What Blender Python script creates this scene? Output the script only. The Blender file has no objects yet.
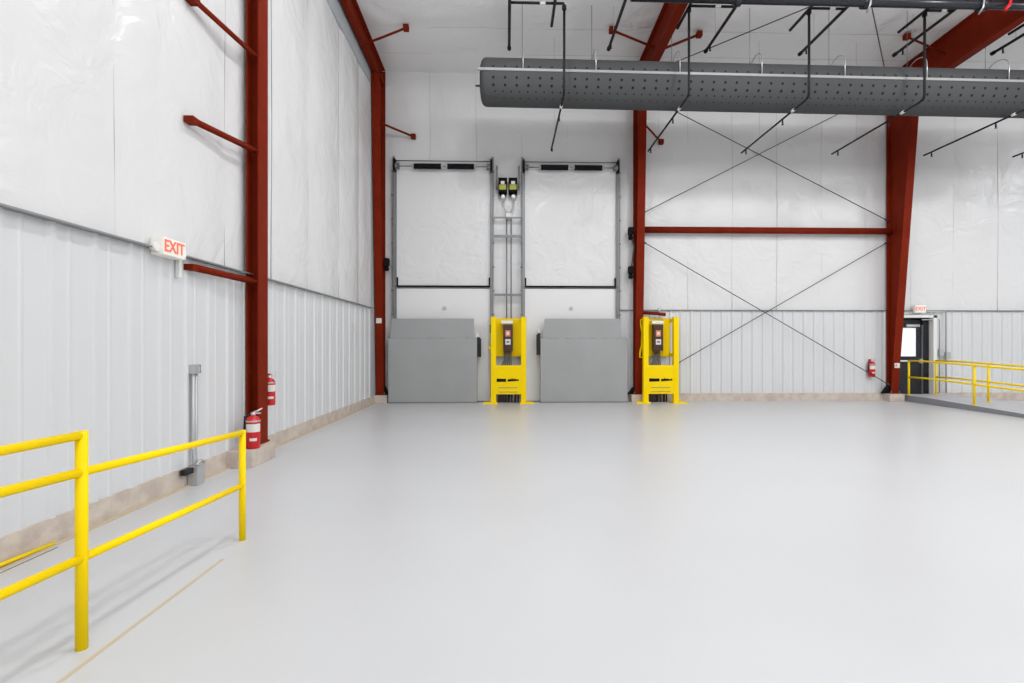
import bpy, bmesh, math, random
from mathutils import Vector, Matrix, noise
random.seed(7)
scn = bpy.context.scene
C = scn.collection
PI = math.pi

# ------------------------------------------------------------------ camera
F, VX, CX, VY, CAMZ = 520.0, 507.0, 522.0, 345.0, 1.5
PHI = math.atan((CX - VX) / F)
cam_d = bpy.data.cameras.new('camera')
cam = bpy.data.objects.new('camera', cam_d)
C.objects.link(cam)
cam.location = (0, 0, CAMZ)
cam.rotation_euler = (PI / 2, 0, -PHI)
cam_d.sensor_width = 36.0
cam_d.lens = 36.0 * F / 1024.0
cam_d.shift_x = (512.0 - CX) / 1024.0
cam_d.shift_y = (VY - 341.5) / 1024.0
cam_d.clip_start = 0.05
scn.camera = cam


def at(px, py, Y):
    """world point seen at pixel (px, py) on the plane y = Y"""
    u = (px - CX) / F
    v = (VY - py) / F
    dx = u * math.cos(PHI) + math.sin(PHI)
    dy = math.cos(PHI) - u * math.sin(PHI)
    t = Y / dy
    return Vector((dx * t, Y, CAMZ + v * t))


# ------------------------------------------------------------------ materials
def mat(name, col, rough=0.5, metal=0.0, spec=0.5, noise_amt=0.0, noise_scale=4.0, col2=None,
        bump=0.0, bump_scale=8.0, detail=4.0, emit=None, emit_s=0.0, rough_var=0.0):
    m = bpy.data.materials.new(name)
    m.use_nodes = True
    nt = m.node_tree
    b = nt.nodes['Principled BSDF']
    b.inputs['Base Color'].default_value = (*col, 1)
    b.inputs['Roughness'].default_value = rough
    b.inputs['Metallic'].default_value = metal
    b.inputs['Specular IOR Level'].default_value = spec
    tc = nt.nodes.new('ShaderNodeTexCoord')
    if col2 is not None:
        n = nt.nodes.new('ShaderNodeTexNoise')
        n.inputs['Scale'].default_value = noise_scale
        n.inputs['Detail'].default_value = detail
        nt.links.new(tc.outputs['Object'], n.inputs['Vector'])
        r = nt.nodes.new('ShaderNodeValToRGB')
        r.color_ramp.elements[0].position = 0.35
        r.color_ramp.elements[1].position = 0.65
        r.color_ramp.elements[0].color = (*col, 1)
        r.color_ramp.elements[1].color = (*col2, 1)
        nt.links.new(n.outputs['Fac'], r.inputs['Fac'])
        nt.links.new(r.outputs['Color'], b.inputs['Base Color'])
        if rough_var:
            mr = nt.nodes.new('ShaderNodeMapRange')
            mr.inputs['To Min'].default_value = rough - rough_var
            mr.inputs['To Max'].default_value = rough + rough_var
            nt.links.new(n.outputs['Fac'], mr.inputs['Value'])
            nt.links.new(mr.outputs['Result'], b.inputs['Roughness'])
    if bump:
        n2 = nt.nodes.new('ShaderNodeTexNoise')
        n2.inputs['Scale'].default_value = bump_scale
        n2.inputs['Detail'].default_value = 3.0
        nt.links.new(tc.outputs['Object'], n2.inputs['Vector'])
        bp = nt.nodes.new('ShaderNodeBump')
        bp.inputs['Strength'].default_value = bump
        bp.inputs['Distance'].default_value = 0.05
        nt.links.new(n2.outputs['Fac'], bp.inputs['Height'])
        nt.links.new(bp.outputs['Normal'], b.inputs['Normal'])
    if emit is not None:
        b.inputs['Emission Color'].default_value = (*emit, 1)
        b.inputs['Emission Strength'].default_value = emit_s
    return m


def vinyl(name, col, rough, scale, s1, s2):
    """glossy white insulation facing with soft creases"""
    m = mat(name, col, rough)
    nt = m.node_tree
    b = nt.nodes['Principled BSDF']
    tc = nt.nodes.new('ShaderNodeTexCoord')
    mp = nt.nodes.new('ShaderNodeMapping')
    mp.inputs['Rotation'].default_value = (.5, .35, .4)
    nt.links.new(tc.outputs['Object'], mp.inputs['Vector'])
    n1 = nt.nodes.new('ShaderNodeTexNoise')
    n1.noise_type = 'RIDGED_MULTIFRACTAL'
    n1.inputs['Scale'].default_value = scale
    n1.inputs['Detail'].default_value = 3.0
    n1.inputs['Distortion'].default_value = .8
    n2 = nt.nodes.new('ShaderNodeTexNoise')
    n2.inputs['Scale'].default_value = scale * 3.2
    n2.inputs['Detail'].default_value = 3.0
    n2.inputs['Distortion'].default_value = 1.5
    prev = None
    for n, st, ds in ((n1, s1, .09), (n2, s2, .05)):
        nt.links.new(mp.outputs['Vector'], n.inputs['Vector'])
        bp = nt.nodes.new('ShaderNodeBump')
        bp.inputs['Strength'].default_value = st
        bp.inputs['Distance'].default_value = ds
        nt.links.new(n.outputs['Fac'], bp.inputs['Height'])
        if prev:
            nt.links.new(prev.outputs['Normal'], bp.inputs['Normal'])
        prev = bp
    nt.links.new(prev.outputs['Normal'], b.inputs['Normal'])
    return m


M = dict(
    vinyl=vinyl('white_vinyl', (.75, .75, .75), .27, .55, .5, .5),
    vinyl_roof=vinyl('white_vinyl_roof', (.85, .85, .85), .34, .8, .45, .45),
    seam=mat('seam_tape', (.50, .50, .50), .5),
    seamd=mat('seam_dark', (.30, .30, .30), .5),
    liner=mat('liner_steel', (.68, .69, .70), .34),
    trimw=mat('trim_white', (.74, .75, .76), .45),
    trimg=mat('trim_grey_blue', (.46, .50, .52), .45),
    floor=mat('epoxy_floor', (.575, .58, .59), .33, spec=.45, col2=(.60, .605, .612), noise_scale=.45, detail=3, rough_var=.05),
    ramp=mat('ramp_paint', (.50, .51, .55), .5, col2=(.54, .55, .58), noise_scale=2),
    ramp_side=mat('ramp_side_paint', (.25, .25, .28), .6),
    conc=mat('kerb_concrete', (.50, .42, .37), .85, col2=(.62, .55, .47), noise_scale=5, bump=.3, bump_scale=14),
    caulk=mat('joint_filler', (.56, .47, .33), .7),
    joint=mat('dark_joint', (.16, .16, .17), .8),
    red=mat('red_oxide_steel', (.205, .0195, .006), .5, spec=.05, col2=(.175, .0155, .005), noise_scale=3),
    yellow=mat('safety_yellow', (.99, .70, .0005), .4, spec=.12),
    yellow_pale=mat('safety_yellow_far', (.98, .70, .003), .4, spec=.12),
    grey=mat('leveler_grey', (.335, .34, .34), .5, col2=(.355, .36, .36), noise_scale=1.5),
    duct=mat('duct_fabric', (.082, .084, .086), .9, spec=.15),
    hole=mat('duct_orifice', (.008, .008, .008), .9),
    black=mat('black_paint', (.006, .006, .007), .7, spec=.15),
    rubber=mat('black_rubber', (.01, .01, .01), .7),
    pipe=mat('black_pipe', (.012, .011, .011), .55, spec=.25),
    main=mat('main_pipe', (.022, .024, .03), .25, metal=.3),
    galv=mat('galvanized', (.50, .51, .52), .42, metal=.5),
    galvd=mat('galvanized_dark', (.20, .205, .21), .45, metal=.5),
    white=mat('white_plastic', (.8, .8, .78), .4),
    door=mat('door_white', (.80, .80, .80), .33, bump=.05, bump_scale=2),
    ered=mat('extinguisher_red', (.60, .008, .012), .25),
    silver=mat('silver', (.62, .62, .62), .3, metal=.8),
    paper=mat('label_paper', (.75, .73, .68), .6),
    orange=mat('orange_label', (.80, .22, .10), .5),
    brown=mat('control_box', (.045, .014, .012), .45),
    lime=mat('operator_label', (.42, .42, .05), .5),
    exitw=mat('exit_face', (.85, .82, .76), .4, emit=(1, .93, .85), emit_s=.25),
    exitr=mat('exit_letter', (.82, .16, .09), .5, emit=(1, .25, .14), emit_s=.5),
    doord=mat('dark_door', (.006, .008, .012), .4),
    glow=mat('daylit_glass', (.8, .9, 1), .1, emit=(.88, .96, 1), emit_s=1.3),
    trimd=mat('trim_zinc', (.27, .275, .28), .5),
    zinc=mat('zinc_grey', (.26, .265, .27), .45, metal=.4),
    track=mat('track_aluminium', (.33, .33, .33), .5),
    rod=mat('brace_rod', (.05, .045, .045), .5, metal=.3),
    brown_cable=mat('cable_grey', (.10, .11, .11), .6),
)


# ------------------------------------------------------------------ mesh builder
class MB:
    def __init__(self):
        self.bm = bmesh.new()
        self.mats = [None]

    def mi(self, m):
        if m is None:
            return 0
        if m not in self.mats:
            self.mats.append(m)
        return self.mats.index(m)

    def faces(self, verts, faces, m=None, smooth=False):
        vs = [self.bm.verts.new(v) for v in verts]
        k = self.mi(m)
        out = []
        for f in faces:
            try:
                fa = self.bm.faces.new([vs[i] for i in f])
            except ValueError:
                continue
            fa.material_index = k
            fa.smooth = smooth
            out.append(fa)
        return vs, out

    def box(self, x0, x1, y0, y1, z0, z1, m=None, bev=0.0):
        x0, x1 = min(x0, x1), max(x0, x1)
        y0, y1 = min(y0, y1), max(y0, y1)
        z0, z1 = min(z0, z1), max(z0, z1)
        v = [(x0, y0, z0), (x1, y0, z0), (x1, y1, z0), (x0, y1, z0), (x0, y0, z1), (x1, y0, z1), (x1, y1, z1), (x0, y1, z1)]
        f = [(3, 2, 1, 0), (4, 5, 6, 7), (0, 1, 5, 4), (1, 2, 6, 5), (2, 3, 7, 6), (3, 0, 4, 7)]
        vs, fs = self.faces(v, f, m)
        if bev:
            es = list({e for fa in fs for e in fa.edges})
            bmesh.ops.bevel(self.bm, geom=es, offset=bev, segments=2, profile=.7, affect='EDGES', material=self.mi(m))
        return self

    def prism(self, pts, axis, a, b, m=None):
        """closed 2-D outline extruded along axis ('x','y','z') from a to b"""
        def P(p, t):
            return {'x': (t, p[0], p[1]), 'y': (p[0], t, p[1]), 'z': (p[0], p[1], t)}[axis]
        n = len(pts)
        v = [P(p, a) for p in pts] + [P(p, b) for p in pts]
        f = [tuple(range(n)), tuple(range(2 * n - 1, n - 1, -1))]
        f += [(i, i + n, (i + 1) % n + n, (i + 1) % n) for i in range(n)]
        self.faces(v, f, m)
        return self

    def tube(self, pts, r, m=None, n=10, caps=True):
        pts = [Vector(p) for p in pts]
        rings = []
        up = None
        k = self.mi(m)
        for i, p in enumerate(pts):
            if i == 0:
                d = pts[1] - p
            elif i == len(pts) - 1:
                d = p - pts[i - 1]
            else:
                d = (pts[i + 1] - p).normalized() + (p - pts[i - 1]).normalized()
            d.normalize()
            if up is None or abs(up.dot(d)) > .98:
                up = Vector((0, 0, 1)) if abs(d.z) < .9 else Vector((0, 1, 0))
            a = d.cross(up).normalized()
            b = a.cross(d).normalized()
            up = b
            s = 1.0
            if 0 < i < len(pts) - 1:
                c = (pts[i + 1] - p).normalized().dot(d)
                s = 1.0 / max(.5, c)
            rr = r[i] if isinstance(r, (list, tuple)) else r
            ring = [self.bm.verts.new(p + (a * math.cos(2 * PI * j / n) + b * math.sin(2 * PI * j / n)) * rr) for j in range(n)]
            rings.append(ring)
        for q in range(len(rings) - 1):
            for j in range(n):
                fa = self.bm.faces.new((rings[q][j], rings[q][(j + 1) % n], rings[q + 1][(j + 1) % n], rings[q + 1][j]))
                fa.material_index = k
                fa.smooth = True
        if caps:
            for ring in (rings[0][::-1], rings[-1]):
                fa = self.bm.faces.new(ring)
                fa.material_index = k
        return self

    def lathe(self, prof, center, axis='z', m=None, n=20):
        """prof: list of (r, t) along axis"""
        c = Vector(center)
        k = self.mi(m)
        rings = []
        for r, t in prof:
            ring = []
            for j in range(n):
                a = 2 * PI * j / n
                if axis == 'z':
                    q = Vector((r * math.cos(a), r * math.sin(a), t))
                elif axis == 'x':
                    q = Vector((t, r * math.cos(a), r * math.sin(a)))
                else:
                    q = Vector((r * math.sin(a), t, r * math.cos(a)))
                ring.append(self.bm.verts.new(c + q))
            rings.append(ring)
        for q in range(len(rings) - 1):
            for j in range(n):
                fa = self.bm.faces.new((rings[q][j], rings[q][(j + 1) % n], rings[q + 1][(j + 1) % n], rings[q + 1][j]))
                fa.material_index = k
                fa.smooth = True
        for ring in (rings[0][::-1], rings[-1]):
            fa = self.bm.faces.new(ring)
            fa.material_index = k
        return self

    def build(self, name, m=None, parent=None, recalc=True):
        if recalc:
            bmesh.ops.recalc_face_normals(self.bm, faces=self.bm.faces)
        me = bpy.data.meshes.new(name)
        self.bm.to_mesh(me)
        self.bm.free()
        for x in self.mats:
            me.materials.append(x or m)
        o = bpy.data.objects.new(name, me)
        C.objects.link(o)
        if parent is not None:
            o.parent = parent
            o.matrix_parent_inverse = parent.matrix_world.inverted() if False else Matrix.Translation(-parent.location)
        return o


def each(q, name, m, parent):
    """one object per loose piece of the builder's mesh"""
    left = set(q.bm.faces)
    groups = []
    while left:
        st = [left.pop()]
        g = list(st)
        while st:
            f = st.pop()
            for e in f.edges:
                for h in e.link_faces:
                    if h in left:
                        left.discard(h)
                        st.append(h)
                        g.append(h)
        groups.append(g)
    out = []
    for g in groups:
        b2 = MB()
        vm = {}
        for f in g:
            for v in f.verts:
                if v not in vm:
                    vm[v] = b2.bm.verts.new(v.co)
        for f in g:
            nf = b2.bm.faces.new([vm[v] for v in f.verts])
            nf.smooth = f.smooth
        out.append(b2.build(name, m, parent))
    q.bm.free()
    return out


def thing(name, label, cat, loc=(0, 0, 0), group=None):
    o = bpy.data.objects.new(name, None)
    o.empty_display_size = .2
    C.objects.link(o)
    o.location = loc
    o['label'] = label
    o['category'] = cat
    if group:
        o['group'] = group
    return o


def tag(o, label, cat, group=None):
    o['label'] = label
    o['category'] = cat
    if group:
        o['group'] = group
    return o


def struct(o, label=None, cat=None):
    o['kind'] = 'structure'
    if label:
        o['label'] = label
        o['category'] = cat
    return o


def L(o, label):
    o['label'] = label
    return o


# ------------------------------------------------------------------ room shell
XL, XR, YB, YF = -3.47, 24.0, -14.0, 13.88      # insulated faces of the walls
LINER = 2.43


def ceil_z(y):
    return 8.73 + .0417 * (13.88 - y)


o = struct(MB().box(XL - .3, XR + .3, YB - .3, YF + .3, -.2, 0).build('floor', M['floor']),
           'pale grey glossy painted concrete floor of the dock', 'floor')
# tan joint fillers let into the floor
o = MB().box(-2.0, -1.978, -1.0, 3.7, 0, .0025).build('trim_1', M['caulk'])
struct(o, 'thin tan filled joint in the floor right of the yellow guardrail', 'floor joint')
o = MB().box(-3.405, -3.365, -1.0, 13.6, 0, .012).build('trim_2', M['caulk'])
struct(o, 'tan filler bead where floor meets the left concrete kerb', 'floor joint')
o = MB().box(-3.335, -3.325, -1.0, 3.95, 0, .0025).build('trim_3', M['joint'])
struct(o, 'thin dark joint in the floor close to the left kerb', 'floor joint')
o = MB().tube([(-3.388, -1.0, .035), (-3.388, 2.2, .035), (-3.386, 3.4, .034), (-3.38, 3.98, .02)], .014, n=8).build('trim_4', M['yellow'])
struct(o, 'thin yellow edge bead along the foot of the left kerb', 'edge trim')


def pillow(t, seams):
    """0 at a seam, 1 midway"""
    for a, b in zip(seams, seams[1:]):
        if a <= t <= b:
            s = (t - a) / (b - a)
            return math.sin(PI * s) ** .6 if 0 < s < 1 else 0.0
    return 0.0


def quilt(name, m, horiz, vert, fn, depth, seams, flip, wr=.012, seed=0.0, hole=None):
    """an insulated face: grid (h, v) with soft bulges between the seams; fn(h, v, out) -> point"""
    b = MB()
    k = b.mi(m)
    grid = []
    for h in horiz:
        col = []
        pil = pillow(h, seams)
        for v in vert:
            w = noise.noise(Vector((h * .9 + seed, v * .55, 3.1))) * .6 + noise.noise(Vector((h * 2.3 + seed, v * 1.7, 9.0))) * .28
            w += .22 * abs(noise.noise(Vector((h * 1.6 + v * 1.1 + seed, v * .8 - h * 1.3, 5.5))))
            col.append(b.bm.verts.new(fn(h, v, depth * pil + wr * w * (.35 + pil))))
        grid.append(col)
    for i in range(len(horiz) - 1):
        for j in range(len(vert) - 1):
            hc, vc = (horiz[i] + horiz[i + 1]) / 2, (vert[j] + vert[j + 1]) / 2
            if hole and hole(hc, vc):
                continue
            f = [grid[i][j], grid[i + 1][j], grid[i + 1][j + 1], grid[i][j + 1]]
            fa = b.bm.faces.new(f[::-1] if flip else f)
            fa.smooth = True
            fa.material_index = k
    return b.build(name, m, recalc=False)


def frange(a, b, s):
    n = max(1, int(round((b - a) / s)))
    return [a + (b - a) * i / n for i in range(n + 1)]


# left wall (x = XL), seen along y
seamsL = [-14, -12.2, -10.4, -8.6, -6.8, -5.0, -3.2, -1.4, .4, 2.55, 4.68, 6.48, 7.75, 9.13, 10.78, 12.2, 13.88]
wl = quilt('wall_left', M['vinyl'], frange(YB, YF, .12), frange(0, 8.9, .14),
           lambda h, v, o_: (XL + o_, h, v), .035, seamsL, False, wr=.03, seed=1.0)
struct(wl, 'tall left wall of white vinyl faced insulation above ribbed liner panels', 'wall')
sb = MB()
for s in seamsL[7:-1]:
    pts = [(XL + .006, s + .012 * math.sin(z * 1.3 + s), z) for z in frange(LINER, 8.7, .35)]
    sb.tube(pts, .006, n=6)
sm = sb.build('insulation_seam', M['seamd'], wl)


def ribs(b, t0, t1, z0, z1, put, pitch=.28, deep=.032, m=None):
    """a ribbed steel sheet from t0 to t1: profile extruded upward; put(t, out, z) -> point"""
    prof = []
    t = t0
    while t < t1 - 1e-6:
        e = min(t + pitch, t1)
        prof.append((t, 0))
        if e - t > .2:
            prof += [(t + .10, 0), (t + .118, .006), (t + .132, .006), (t + .15, 0)]
            prof += [(t + pitch - .075, 0), (t + pitch - .055, deep), (t + pitch - .022, deep), (t + pitch - .002, 0)]
        t = e
    prof.append((t1, 0))
    v = [put(p, q, z) for z in (z0, z1) for p, q in prof]
    n = len(prof)
    f = [(i, i + 1, i + 1 + n, i + n) for i in range(n - 1)]
    b.faces(v, f, m)


b = MB()
ribs(b, YB, 13.15, .2, LINER, lambda t, q, z: (XL + .05 + q, t, z), pitch=.41, deep=.02)
b.build('liner_panel', M['liner'], wl)
b = MB()
b.box(XL - .05, XL + .13, YB, 13.15, LINER - .006, LINER + .008)
b.build('liner_top_trim', M['trimd'], wl)
b = MB()
b.box(XL - .04, XL + .05, 13.15, YF, 0.19, 8.9)
o = b.build('trim_5', M['trimg'])
struct(o, 'grey-blue flat corner trim behind the leftmost wall column', 'corner trim')
b = MB()
b.box(XL - .04, XL + .06, YB, 13.15, 8.05, 8.95)
o = b.build('trim_6', M['trimg'])
struct(o, 'grey-blue flat band along the top of the left wall', 'wall trim')

# kerb of the left wall
b = MB()
b.box(XL - .05, -3.405, YB, YF, 0, .205, bev=.006)
o = b.build('baseboard_left', M['conc'])
struct(o, 'low rough tan concrete kerb along the left wall', 'kerb')

# far wall (y = YF), seen along x; doorway cut out
DX0, DX1, DZ = 10.52, 11.52, 2.24
seamsF = [XL, -2.05, -.82, .40, 1.62, 2.95, 3.62, 4.86, 6.08, 7.3, 8.53, 9.75, 11.0, 12.2, 13.45, 14.7, 16, 17.2, 18.4, 19.6, 20.8, 22, 24]
hz = sorted(set(frange(XL, DX0, .12) + frange(DX0, DX1, .12) + frange(DX1, XR, .12)))
vz = sorted(set(frange(0, DZ, .14) + frange(DZ, 8.9, .14)))
wb = quilt('wall_back', M['vinyl'], hz, vz, lambda h, v, o_: (h, YF - (0 if -3.2 < h < 3.1 and v < 6.3 else o_), v), .03, seamsF, False, wr=.026, seed=20.0,
           hole=lambda h, v: DX0 < h < DX1 and v < DZ)
struct(wb, 'far wall of white vinyl faced insulation behind the dock doors and red columns', 'wall')
sb = MB()
for s in seamsF[1:-1]:
    if abs(s - 2.95) < .01 or s > 16:
        continue
    lo = LINER if s > 3 else 6.4 if -3 < s < 2.9 else 3
    pts = [(s + .012 * math.sin(z * 1.4 + s), YF - .006, z) for z in frange(lo, 8.75, .35)]
    sb.tube(pts, .0055, n=6)
sb.build('insulation_seam', M['seam'], wb)
b = MB()
put = lambda t, q, z: (t, YF - .05 - q * .7, z)
ribs(b, 3.02, DX0 - .08, .2, LINER, put)
ribs(b, DX1 + .1, XR, .2, LINER, put)
ribs(b, DX0 - .08, DX1 + .1, DZ + .1, LINER, put)
b.build('liner_panel', M['liner'], wb)
b = MB()
b.box(3.02, XR, YF - .1, YF + .03, LINER - .012, LINER + .012)
b.build('liner_top_trim', M['galvd'], wb)

b = MB()
b.box(2.95, DX0 - .1, 13.74, YF + .05, 0, .205, bev=.006)
b.box(DX1 + .15, XR, 13.74, YF + .05, 0, .205, bev=.006)
o = b.build('baseboard_back', M['conc'])
struct(o, 'low tan concrete kerb along the far wall', 'kerb')

# walls and roof out of the picture close the hall
o = MB().box(XR, XR + .2, YB, YF, 0, 8.9).build('wall_right', M['vinyl'])
struct(o)
o = MB().box(XL, XR, YB - .2, YB, 0, 8.9).build('wall_front', M['vinyl'])
struct(o)
seamsC = [-14, -12, -10, -8, -6, -4, -2, 0, 2, 4, 5.5, 7, 8.5, 10, 11.0, 12.0, 13.0, 13.88]
hc = frange(YB, 4, 1.0)[:-1] + frange(4, YF, .12)
xc = frange(XL, 15, .25)[:-1] + frange(15, XR, 1)
ce = quilt('ceiling', M['vinyl_roof'], hc, xc, lambda h, v, o_: (v, h, ceil_z(h) - o_ * .7), .025, seamsC, True, wr=.03, seed=44.0)
struct(ce, 'white vinyl faced roof insulation over the hall', 'ceiling')
sb = MB()
for s in seamsC[9:-1]:
    sb.tube([(x, s + .01 * math.sin(x * 2), ceil_z(s) - .004) for x in frange(XL, 15, .5)], .006, n=6)
sb.build('insulation_seam', M['seam'], ce)

# ------------------------------------------------------------------ steel frame
GCOL = 'red steel frame columns'


def flange_brace(a, b_, parent, clip=.06):
    """an angle iron from a to b_ with a square clip at b_"""
    q = MB()
    q.tube([a, b_], .031, n=4)
    o_ = q.build('flange_brace', M['red'], parent)
    q = MB()
    q.box(b_[0] - clip, b_[0] + clip, b_[1] - clip, b_[1] + clip, b_[2] - clip, b_[2] + clip)
    q.build('brace_clip', M['red'], o_)
    o_.children[0].matrix_parent_inverse = Matrix.Identity(4)
    return o_


def frame_column(X, label, braces, taper, top):
    base = .2
    t = thing('steel_column', label, 'column', (X, 13.7, base))
    yb = 13.77

    def front(z):
        return 13.60 - (z - base) * taper

    w = .10
    q = MB()
    # web
    q.prism([(front(base) + .014, base + .02), (yb - .012, base + .02), (yb - .012, 8.68), (front(top) + .014, top + .08)], 'x', X - .007, X + .007)
    # room side flange, tapering out toward the knee
    q.prism([(front(base), base + .02), (front(base) + .016, base + .02), (front(top) + .016, top + .02), (front(top), top + .02)], 'x', X - w, X + w)
    # wall side flange
    q.prism([(yb - .014, base + .02), (yb, base + .02), (yb, 8.68), (yb - .014, 8.68)], 'x', X - w, X + w)
    q.build('column_beam', M['red'], t)
    q = MB()
    q.box(X - .13, X + .13, front(base) - .05, 13.87, base, base + .022)
    bp = q.build('base_plate', M['red'], t)
    q = MB()
    for sx in (-1, 1):
        for yy in (front(base) - .03, 13.66):
            q.lathe([(.016, base + .022), (.016, base + .05), (.008, base + .055), (.008, base + .08)], (X + sx * .115, yy, 0), 'z', n=6)
    each(q, 'anchor_bolt', M['galvd'], bp)
    # knee connection plate
    q = MB()
    q.prism([(front(top) - .06, top + .03), (front(top) + .0, top - .45), (front(top) + .03, top - .45), (front(top) + .03, top + .06)], 'x', X - .012, X + .012)
    q.box(X - w, X + w, front(top) - .02, yb, top + .02, top + .05)
    q.build('knee_plate', M['red'], t)
    for a_, b_ in braces:
        flange_brace(a_, b_, t)
    # concrete pier
    q = MB()
    q.box(X - .2 if X > 0 else XL, X + .2, 13.50, YF, 0, base, bev=.008)
    p = q.build('trim_%d' % (7 + len([1 for o_ in C.objects if o_.name.startswith('steel_column')])), M['conc'])
    return t, p


X1, X2, X3 = -3.295, 3.46, 10.35
c1, p1 = frame_column(X1, 'red steel column at far left corner beside the left dock door', [((X1 + .1, 13.2, 7.1), (-2.47, 13.8, 7.0))], .06, 8.28)
struct(p1, 'concrete pier under the far left corner column', 'pier')
c2, p2 = frame_column(X2, 'red steel column standing right of the two dock doors', [((X2 + .1, 13.2, 7.1), (4.12, 13.8, 6.93))], .062, 8.04)
struct(p2, 'concrete pier under the middle red column', 'pier')
c3, p3 = frame_column(X3, 'widely tapered red steel column left of the exit door', [], .098, 7.9)
struct(p3, 'concrete pier under the red column by the exit door', 'pier')


def rafter(X, label, braces, deep, w=.10):
    t = thing('roof_rafter', label, 'roof beam', (X, 13.2, 8.1))
    y0, y1 = 1.0, 13.84
    zb = lambda y: ceil_z(y) - deep
    zt = lambda y: ceil_z(y) - .03
    q = MB()
    q.prism([(y0, zb(y0)), (13.3, zb(13.3)), (13.74, zt(13.74) - .06), (13.74, zt(13.74)), (y0, zt(y0))], 'x', X - .007, X + .007)
    q.prism([(y0, zb(y0)), (13.2, zb(13.2)), (13.2, zb(13.2) + .016), (y0, zb(y0) + .016)], 'x', X - w, X + w)
    q.prism([(y0, zt(y0) - .016), (13.75, zt(13.75) - .016), (13.75, zt(13.75)), (y0, zt(y0))], 'x', X - .10, X + .10)
    q.build('rafter_beam', M['red'], t)
    for a_, b_ in braces:
        flange_brace(a_, b_, t)
    return t


def rb(X, y, s):
    return ((X + s * .08, y, ceil_z(y) - .48), (X + s * 1.0, y, ceil_z(y) - .10))


r1 = rafter(X1, 'red steel rafter running along the top of the left wall', [rb(X1, 11.9, 1)], .44, .065)
r2 = rafter(X2, 'red steel rafter over the column right of the dock doors', [rb(X2, 11.85, -1.06), rb(X2, 11.95, 1)], .68)
r3 = rafter(X3, 'red steel rafter at upper right above the widely tapered column', [rb(X3, 11.9, -1)], .85)

# end wall column, an I-beam standing off the left wall
t = thing('steel_column', 'red steel column in front of the left wall with fire extinguisher at its foot', 'column', (-3.32, 6.95, .21))
q = MB()
ya, yb = 6.83, 7.09
xa, xb = -3.375, -3.215
top = 8.55
q.box(xa, xa + .016, ya, yb, .23, top)
q.box(xb - .016, xb, ya, yb, .23, top)
q.box(xa + .016, xb - .016, (ya + yb) / 2 - .006, (ya + yb) / 2 + .006, .23, top)
q.build('column_beam', M['red'], t)
MB().box(xa - .02, xb + .03, ya - .05, yb - .005, .21, .232).build('base_plate', M['red'], t)
for za, zb_, yy in ((5.25, 5.20, 5.70), (4.02, 3.90, 5.68), (2.32, 2.33, 5.68)):
    fb = MB()
    fb.tube([(xb - .05, ya + .0, za), (XL + .12, yy, zb_)], .04, n=4)
    fo = fb.build('flange_brace', M['red'], t)
    cb = MB()
    cb.box(XL + .05, XL + .15, yy - .08, yy + .03, zb_ - .035, zb_ + .03)
    co = cb.build('brace_clip', M['red'], fo)
    co.matrix_parent_inverse = Matrix.Identity(4)
for c in t.children:
    pass
q = MB()
q.box(XL, -3.10, 6.42, 7.06, 0, .21, bev=.01)
struct(q.build('trim_11', M['conc']), 'concrete pier under the red column on the left wall', 'pier')

# horizontal strut and bracing rods between the middle and right columns
zs = 4.55
q = MB()
q.tube([(X2 + .02, 13.66, zs), (X3 - .02, 13.66, zs)], .085, n=14)
t = thing('strut_pipe', 'red horizontal steel pipe strut between two columns on the far wall', 'strut', (X2, 13.66, zs))
q.build('pipe', M['red'], t)
q = MB()
for x in (X2 + .02, X3 - .03):
    q.box(x, x + .012, 13.54, 13.78, zs - .12, zs + .12)
each(q, 'end_plate', M['red'], t)
YR = 13.72


def rod(a, b_, label, r=.011, extra=True):
    t = thing('brace_rod', label, 'brace rod', a, 'diagonal steel bracing rods')
    MB().tube([a, b_], r, n=6).build('rod', M['rod'], t)
    a, b_ = Vector(a), Vector(b_)
    d = (b_ - a).normalized()
    q = MB()
    for p in (a, b_):
        s = d if p is a else -d
        q.tube([p, p + s * .12], .026, n=6)
    each(q, 'clevis', M['rod'], t)


def wz(px, py):
    return at(px, py, YR)


xl, xr = X2 + .1, X3 - .1
rod((xl, YR, 4.98), (xr, YR, 8.4), 'upper wall bracing rod rising from the strut at the middle column to upper right')
rod((xl, YR - .05, 8.15), (xr, YR - .05, 4.82), 'upper wall bracing rod falling right to the strut at the right column')
rod((xl, 13.68, .46), (xr, 13.68, 4.28), 'lower wall bracing rod rising right from behind the yellow guard')
rod((xl, 13.625, 4.24), (xr, 13.625, .42), 'lower wall bracing rod falling right to the foot of the right column')
zr = lambda y: ceil_z(y) - .14
rod((X2 + .1, 13.5, zr(13.5) - .06), (X3 - .1, 7.2, zr(7.2) - .06), 'roof bracing rod running from the middle column toward the camera', .012)
rod((X3 - .3, 13.5, zr(13.5)), (X2 + .1, 6.0, zr(6.0)), 'roof bracing rod leaning steeply left of the right rafter', .012)

# rod anchor brackets at the feet of columns
for nm, x, s, lab in (('rod_bracket', X1 + .11, 1, 'dark steel rod bracket at the foot of the far left column'),
                      ('rod_bracket', X2 - .16, -1, 'dark steel rod bracket at the foot of the middle column'),
                      ('rod_bracket', X3 - .2, -1, 'dark steel rod bracket at the foot of the right column')):
    q = MB()
    q.prism([(x - .12 * 1, .2), (x + .12, .2), (x + .12 if s < 0 else x - .0, .46), (x - .0 if s < 0 else x - .12, .46 if s > 0 else .36)], 'y', 13.64, 13.70)
    tag(q.build(nm, M['black']), lab, 'bracket')

# ------------------------------------------------------------------ dock doors
YD = 13.80
mm = .0265


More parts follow.
